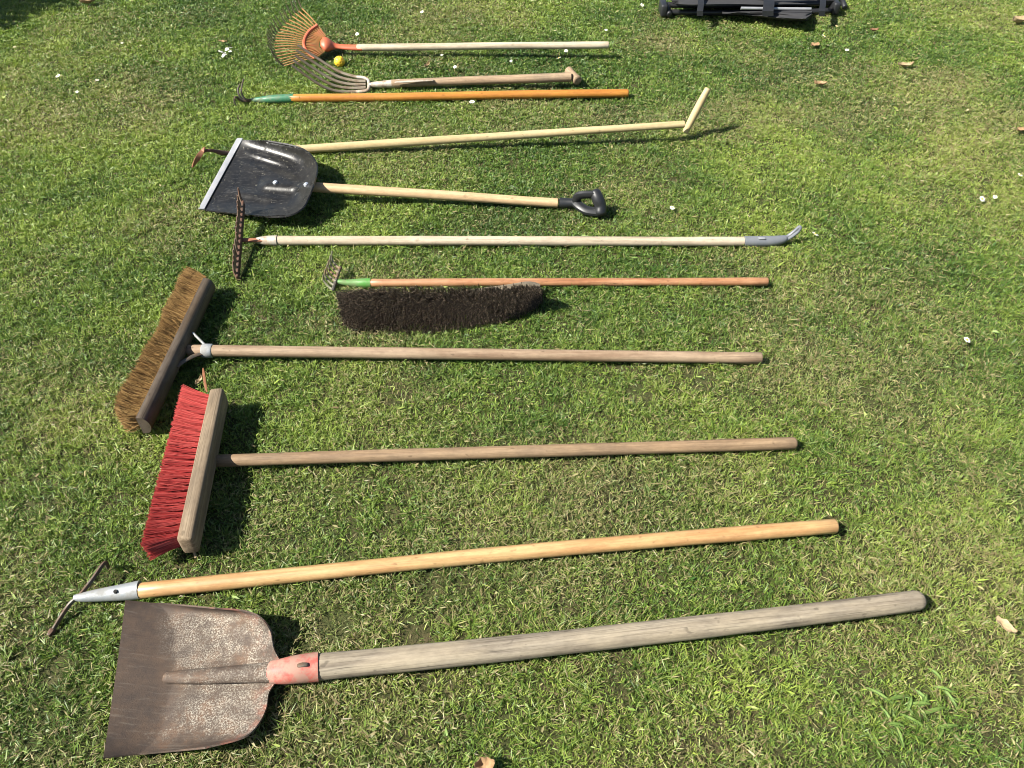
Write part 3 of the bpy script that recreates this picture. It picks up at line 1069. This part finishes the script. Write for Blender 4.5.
tw.origin = Vector((p_[0].x, p_[0].y, 0))
tw.tube(p_, [.0015, .003, .004, .004, .004, .004, .003, .002], seg=6, flat=.5)
tag(tw.build('twig', L_STEM), 'reddish brown stalk sticking out between the two push brooms', 'twig')
tw = MB()
p_ = GS([(193, 545, .02), (194, 551, .015), (196, 558, .012)], 6)
tw.origin = Vector((p_[0].x, p_[0].y, 0))
tw.tube(p_, [.004, .004, .0035, .003], seg=6) if False else tw.tube(p_, .003, seg=6)
tag(tw.build('twig', L_PALE), 'short pale stick under the near end of the red broom block', 'twig')


def daisy(px, py, size, label, tilt=.25):
    m = MB()
    z = .027
    c = G(px, py, z)
    m.origin = Vector((c.x, c.y, 0))
    rr = random.Random(int(px * 7 + py))
    nrm = Vector((rr.gauss(0, tilt), rr.gauss(0, tilt) - .25, 1)).normalized()
    x = nrm.orthogonal().normalized()
    y = nrm.cross(x)
    n = 13
    for i in range(n):
        a_ = 2 * math.pi * i / n + rr.gauss(0, .08)
        dr = x * math.cos(a_) + y * math.sin(a_)
        sd = nrm.cross(dr)
        Lp = size * .5 * rr.uniform(.85, 1.05)
        w = size * .085
        lift = nrm * (rr.uniform(.0, .25) * Lp)
        rows = [[c + dr * Lp * f_ + sd * w * g * q + lift * f_ for q in (-1, 0, 1)] for f_, g in ((.15, .5), (.5, 1.0), (.85, 1.05), (1.0, .5))]
        m.sheet(rows, .0005)
    m.cur = 1
    m.tube([c - nrm * .001, c + nrm * .0015, c + nrm * .0035], [size * .15, size * .15, size * .07], seg=10)
    m.cur = 2
    m.tube([c - nrm * .001, Vector((c.x, c.y, .002))], .0009, seg=5)
    return tag(m.build('daisy', [L_WHITE, L_YOLK, L_WEED], smooth=None), label, 'flower', 'white daisies in the lawn')


for px, py, sz, lab in [
    (357, 34, .020, 'white daisy just above the orange fan rake socket'),
    (422, 12, .018, 'white daisy above the left half of the rake pole, near the top edge'),
    (606, 30, .018, 'white daisy right above the end of the off-white rake pole'),
    (642, 5, .022, 'white daisy just left of the folded black chair'),
    (559, 58, .022, 'white daisy just below the off-white rake pole near its end'),
    (566, 51, .018, 'white daisy touching the underside of the rake pole near its end'),
    (442, 55, .016, 'white daisy between rake pole and fork handle, nearest the fork'),
    (455, 67, .018, 'white daisy just above the middle of the fork handle'),
    (511, 61, .014, 'tiny white daisy midway between rake pole and fork handle'),
    (472, 102, .024, 'white daisy against the near side of the orange handle'),
    (824, 36, .020, 'white daisy below the right end of the black chair'),
    (847, 50, .020, 'white daisy right of the light brown leaf below the chair'),
    (815, 234, .024, 'big white daisy beside the grey plastic end hook of the iron rake'),
    (672, 208, .018, 'white daisy right of the black D-grip'),
    (982, 199, .024, 'larger of two white daisies near the right edge'),
    (995, 197, .016, 'smaller of two white daisies near the right edge'),
    (1020, 175, .020, 'white daisy at the right edge above the pair of daisies'),
    (967, 340, .022, 'white daisy far right, level with the brown broom handle'),
    (58, 76, .022, 'white daisy at far left, level with the fork'),
    (77, 92, .014, 'small white daisy at far left below another daisy'),
    (97, 80, .016, 'white daisy between the left edge and the fan rake'),
    (122, 43, .014, 'small white daisy left of the fan rake, high up'),
]:
    daisy(px, py, sz, lab)

# scattered white petals left of the fan rake
m = MB()
rr = random.Random(77)
c0 = G(225, 53, .02)
m.origin = Vector((c0.x, c0.y, 0))
for i in range(16):
    p = c0 + Vector((rr.gauss(0, .018), rr.gauss(0, .03), rr.uniform(.0, .012)))
    s_ = rr.uniform(.003, .010)
    an = rr.uniform(0, 3)
    u_ = Vector((math.cos(an), math.sin(an), rr.uniform(-.4, .4))) * s_
    v_ = Vector((-math.sin(an), math.cos(an), rr.uniform(-.4, .4))) * s_ * .7
    m.sheet([[p - u_ - v_, p - u_ * 1.2, p - u_ + v_], [p - v_ * 1.3, p + Vector((0, 0, .001)), p + v_ * 1.3], [p + u_ - v_, p + u_ * 1.2, p + u_ + v_]], .0006)
tag(m.build('petal_cluster', L_WHITE), 'crumbled clump of white petals left of the orange fan rake', 'petals')

# broad-leaved weed at lower right
r = thing('broadleaf_weed', G(915, 708), 'low weed with narrow curved green leaves in the lower right lawn', 'weed')
rr = random.Random(5)
for i in range(16):
    an = i * 2.4 + rr.uniform(-.3, .3)
    L_ = rr.uniform(.03, .055)
    c = G(917 + rr.uniform(-26, 26), 706 + rr.uniform(-26, 26), .006)
    dr = Vector((math.cos(an), math.sin(an), 0))
    sd = Vector((-dr.y, dr.x, 0))
    rows = []
    for k_ in range(9):
        s = k_ / 8
        w = .0036 * math.sin(math.pi * (s * .85 + .1)) ** .9
        p = c + dr * (L_ * s) + Vector((0, 0, .008 * math.sin(math.pi * s * .8)))
        rows.append([p - sd * w + Vector((0, 0, .003)), p, p + sd * w + Vector((0, 0, .003))])
    MB().sheet(rows, .0006).build('leaf', L_WEED, r)

# ------------------------------------------------------------------ ground
me = bpy.data.meshes.new('lawn_ground')
S = 120
me.from_pydata([(-S, -S, 0), (S, -S, 0), (S, S, 0), (-S, S, 0)], [], [(0, 1, 2, 3)])
gr = bpy.data.objects.new('ground', me)
COL.objects.link(gr)
gr['kind'] = 'structure'
k = NT('soil_and_thatch')
tc = k.n('ShaderNodeTexCoord')
n1 = k.noise(tc.outputs['Object'], 3.0, 6, .6)
n2 = k.noise(tc.outputs['Object'], 120, 5, .7)
n3 = k.noise(tc.outputs['Object'], 30, 5, .65)
c = k.mix(k.ramp(n2, [(.35, 0), (.65, 1)]), (.025, .030, .010), (.085, .075, .03))
c = k.mix(k.mul(k.ramp(n3, [(.5, 0), (.7, 1)]), .6), c, (.14, .10, .06))
c = k.mix(k.mul(k.ramp(n1, [(.4, 0), (.65, 1)]), .4), c, (.05, .08, .018))
k.base(c)
k.bump(n2, .8, .01)
me.materials.append(k.set(.9, 0, .2))


# ------------------------------------------------------------------ grass
def vnoise(x, y, scale, seed):
    rg = np.random.default_rng(seed)
    tab = rg.random((256, 256))
    X, Y = x * scale + 1000, y * scale + 1000
    ix, iy = np.floor(X).astype(int), np.floor(Y).astype(int)
    fx, fy = X - ix, Y - iy
    fx, fy = fx * fx * (3 - 2 * fx), fy * fy * (3 - 2 * fy)
    ix, iy = ix % 256, iy % 256
    jx, jy = (ix + 1) % 256, (iy + 1) % 256
    return (tab[ix, iy] * (1 - fx) + tab[jx, iy] * fx) * (1 - fy) + (tab[ix, jy] * (1 - fx) + tab[jx, jy] * fx) * fy


def fbm(x, y, scale, seed, o=3):
    s, a, t = 0, 1, 0
    for i in range(o):
        s = s + a * vnoise(x, y, scale * 2 ** i, seed + i)
        t += a
        a *= .5
    return s / t


def inside(poly, x, y):
    res = np.zeros(len(x), bool)
    n = len(poly)
    j = n - 1
    for i in range(n):
        xi, yi = poly[i][0], poly[i][1]
        xj, yj = poly[j][0], poly[j][1]
        c = ((yi > y) != (yj > y)) & (x < (xj - xi) * (y - yi) / (yj - yi + 1e-12) + xi)
        res ^= c
        j = i
    return res


x0, x1, y0, y1 = -4.6, 4.6, -0.35, 6.0
area = (x1 - x0) * (y1 - y0)
NT_ = int(area * 3000)
tux, tuy = RNG.uniform(x0, x1, NT_), RNG.uniform(y0, y1, NT_)
tul = RNG.random(NT_)
tuc = RNG.normal(0, 1, NT_)
tus = RNG.uniform(.004, .010, NT_)
N0 = int(area * 125000)
tid = RNG.integers(0, NT_, N0)
intuft = RNG.random(N0) < .66
ox, oy = RNG.normal(0, 1, N0) * tus[tid], RNG.normal(0, 1, N0) * tus[tid]
gx = np.where(intuft, tux[tid] + ox, RNG.uniform(x0, x1, N0))
gy = np.where(intuft, tuy[tid] + oy, RNG.uniform(y0, y1, N0))
dep = gy * CP + CAM_H * SP
upc = gy * SP - CAM_H * CP
ppx = 512 + F * gx / dep
ppy = 384 - F * upc / dep
m_in = (ppx > -25) & (ppx < W + 25) & (ppy > -25) & (ppy < H_PX + 40)
dens_in = np.clip(1.12 - (gy - .5) * .16, .50, 1.0)
ring = (np.abs(gx) < dep * .666 + 1.25)
dens = np.where(m_in, dens_in, np.where(ring, .13, .04))
thin = fbm(gx, gy, 4.0, 60)
bare = fbm(gx, gy, 9.0, 80)
keep = RNG.random(N0) < dens * np.clip(1.75 - bare * 1.5, .35, 1)
sx = np.array([(p.x, p.y) for p in [G(*q) for q in [(126, 602, .02), (240, 612, .01), (268, 630, .03), (274, 655, .03), (270, 700, .03), (250, 733, .02), (200, 746, .01), (106, 754, .02)]]])
nx_ = np.array([(p.x, p.y) for p in [G(*q) for q in [(240, 145, .04), (300, 153, .06), (308, 170, .06), (300, 203, .03), (285, 212, .03), (207, 208, .01)]]])
keep &= ~inside(sx, gx, gy) & ~inside(nx_, gx, gy)
# bare soil spots seen in the photo
for px, py, rad in ((335, 627, .035), (428, 584, .03), (420, 640, .03), (55, 670, .03), (160, 640, .03), (920, 410, .03), (640, 395, .04), (395, 395, .05), (700, 380, .05)):
    p = G(px, py)
    dd = np.hypot(gx - p.x, gy - p.y)
    keep &= ~((dd < rad * (.6 + .8 * thin)) & (RNG.random(N0) < .82))
gx, gy, m_in, ppx, ppy = gx[keep], gy[keep], m_in[keep], ppx[keep], ppy[keep]
tid, intuft, ox, oy = tid[keep], intuft[keep], ox[keep], oy[keep]
N = len(gx)
R = RNG.random
clump = fbm(gx, gy, 14, 5)
big = fbm(gx, gy, 1.1, 21)
med = fbm(gx, gy, 4.5, 33)
dry_n = fbm(gx, gy, 2.6, 47, 4)
L = (.010 + .015 * R(N)) * (.55 + .9 * clump) * np.where(intuft, .58 + .55 * tul[tid], .65)
wide = np.where(m_in, 1.0, 1.9)
far = np.clip((gy - 1.2) / 3.0, 0, 1)
for A_, B_, r_ in HANDLES:
    pa, pb = G(A_[0], A_[1], .02), G(B_[0], B_[1], .02)
    ex, ey = pb.x - pa.x, pb.y - pa.y
    tt = np.clip(((gx - pa.x) * ex + (gy - pa.y) * ey) / (ex * ex + ey * ey), 0, 1)
    dd = np.hypot(gx - pa.x - tt * ex, gy - pa.y - tt * ey)
    L = np.where((dd > r_ * .7) & (dd < r_ + .014) & (RNG.random(N) < .35), L * 1.7, L)
broad = R(N) < .03
wd = (.00052 + .0006 * R(N)) * (1 + 1.0 * far) * wide * np.where(broad, 2.4, 1)
phi = np.where(intuft, np.arctan2(oy, ox) + RNG.normal(0, .7, N), R(N) * 2 * np.pi)
a1 = np.abs(RNG.normal(.45, .35, N))
bend = np.abs(RNG.normal(.55, .35, N))
# dry share: more at right and bottom, less at upper left
prefer = np.clip(.02 + .20 * np.clip(dry_n * 2.8 - 1.2, 0, 1.2) + .05 * np.clip((ppx - 300) / 724, 0, 1) + .04 * np.clip((ppy - 300) / 468, 0, 1), .02, .48)
isdry = R(N) < prefer
lying = isdry & (R(N) < .45) | (R(N) < .12)
a1 = np.where(lying, RNG.normal(1.35, .12, N), a1)
bend = np.where(lying, RNG.normal(.1, .1, N), bend)

dx, dy = np.cos(phi), np.sin(phi)
half = L * .5
a2 = np.minimum(a1 + bend, 1.9)
z0 = np.where(lying, .004 + .012 * R(N), 0.0)
p0 = np.stack([gx, gy, z0], 1)
p1 = p0 + np.stack([np.sin(a1) * dx * half, np.sin(a1) * dy * half, np.cos(a1) * half], 1)
p2 = p1 + np.stack([np.sin(a2) * dx * half, np.sin(a2) * dy * half, np.cos(a2) * half], 1)
p2[:, 2] = np.maximum(p2[:, 2], .002)
tw = RNG.normal(0, .5, N)
sd = np.stack([-dy * np.cos(tw), dx * np.cos(tw), np.sin(tw)], 1) * wd[:, None]
V = np.empty((N, 5, 3), np.float32)
V[:, 0] = p0 - sd * .8
V[:, 1] = p0 + sd * .8
V[:, 2] = p1 - sd
V[:, 3] = p1 + sd
V[:, 4] = p2
# colours of single blades
C_DK = np.array((.036, .095, .014))
C_GR = np.array((.126, .212, .033))
C_YG = np.array((.270, .345, .062))
C_ST = np.array((.37, .33, .16))
C_BR = np.array((.17, .13, .06))
u = np.clip(.53 + (med - .5) * .9 + (big - .5) * .8 + np.where(intuft, tuc[tid] * .15, -.06) + RNG.normal(0, .2, N), 0, 1)[:, None]
colr = np.where(u < .5, C_DK + (C_GR - C_DK) * (u * 2), C_GR + (C_YG - C_GR) * (u * 2 - 1))
q = R(N)[:, None]
dcol = C_BR + (C_ST - C_BR) * q
colr = np.where(isdry[:, None], dcol, colr)
tint = np.clip(RNG.normal(.03, .15, N) + .75 * np.clip(dry_n - .5, -.1, .4), 0, .8)[:, None]
colr = colr + (C_ST - colr) * np.where(isdry[:, None], 0, tint)
colr *= (0.85 + .3 * R(N))[:, None]
CA = np.ones((N, 5, 4), np.float32)
CA[:, :, :3] = colr[:, None, :]
# the pale sheath at the foot of a blade
me = bpy.data.meshes.new('grass')
me.vertices.add(N * 5)
me.vertices.foreach_set('co', V.reshape(-1))
base = (np.arange(N) * 5)[:, None]
loops = (base + np.array([[0, 1, 3, 2, 2, 3, 4]])).astype(np.int32).reshape(-1)
me.loops.add(len(loops))
me.loops.foreach_set('vertex_index', loops)
me.polygons.add(N * 2)
ls = (np.arange(N) * 7)[:, None] + np.array([[0, 4]])
me.polygons.foreach_set('loop_start', ls.reshape(-1).astype(np.int32))
me.update(calc_edges=True)
me.polygons.foreach_set('use_smooth', np.ones(N * 2, bool))
at = me.attributes.new('blade', 'FLOAT_COLOR', 'POINT')
at.data.foreach_set('color', CA.reshape(-1))
go = bpy.data.objects.new('grass', me)
COL.objects.link(go)
tag(go, 'short mown green lawn grass with dry straw patches', 'grass')
go['kind'] = 'stuff'
print('blades', N)
k = NT('grass_blade')
a_ = k.n('ShaderNodeAttribute', attribute_name='blade')
k.l(a_.outputs['Color'], k.b.inputs['Base Color'])
k.set(.46, 0, .42)
tr = k.n('ShaderNodeBsdfTranslucent')
k.l(k.mix(1.0, a_.outputs['Color'], (1.0, 1.1, .55), 'MULTIPLY'), tr.inputs['Color'])
mx = k.n('ShaderNodeMixShader')
mx.inputs[0].default_value = .30
k.l(k.b.outputs[0], mx.inputs[1])
k.l(tr.outputs[0], mx.inputs[2])
k.l(mx.outputs[0], k.t.nodes['Material Output'].inputs['Surface'])
me.materials.append(k.m)

# ------------------------------------------------------------------ unseen shrub added to shade the far left corner
r = thing('added_shade_bush', (-3.75, 4.15), 'leafy green bush added out of view to shade the far left corner', 'bush')
st_ = MB()
rr = random.Random(3)
for i in range(7):
    an = i * .9
    st_.tube([Vector((-3.75, 4.15, 0)), Vector((-3.75 + .12 * math.cos(an), 4.15 + .12 * math.sin(an), .4)), Vector((-3.75 + .3 * math.cos(an), 4.15 + .3 * math.sin(an), .95))], [.014, .010, .004], seg=6)
st_.build('stem', L_BROWN, r)
nl = 5200
cen = np.array((-3.75, 4.15, .72))
dirs = RNG.normal(0, 1, (nl, 3))
dirs /= np.linalg.norm(dirs, axis=1, keepdims=True)
rad = RNG.random(nl) ** .45 * (0.8 + .35 * vnoise(dirs[:, 0] * 3, dirs[:, 1] * 3 + dirs[:, 2], 1.3, 9))
P = cen + dirs * rad[:, None] * np.array((.50, .55, .58))
lm = MB()
for p in P:
    p = Vector(p)
    if p.z < .05:
        continue
    u_ = Vector((rr.gauss(0, 1), rr.gauss(0, 1), rr.gauss(0, .6))).normalized()
    v_ = u_.orthogonal().normalized()
    n0 = len(lm.v)
    s_ = rr.uniform(.022, .04)
    lm.v += [p - u_ * s_, p + v_ * s_ * .45, p + u_ * s_, p - v_ * s_ * .45]
    lm.face(n0, n0 + 1, n0 + 2, n0 + 3)
lm.build('foliage', L_WEED, r, smooth=None)
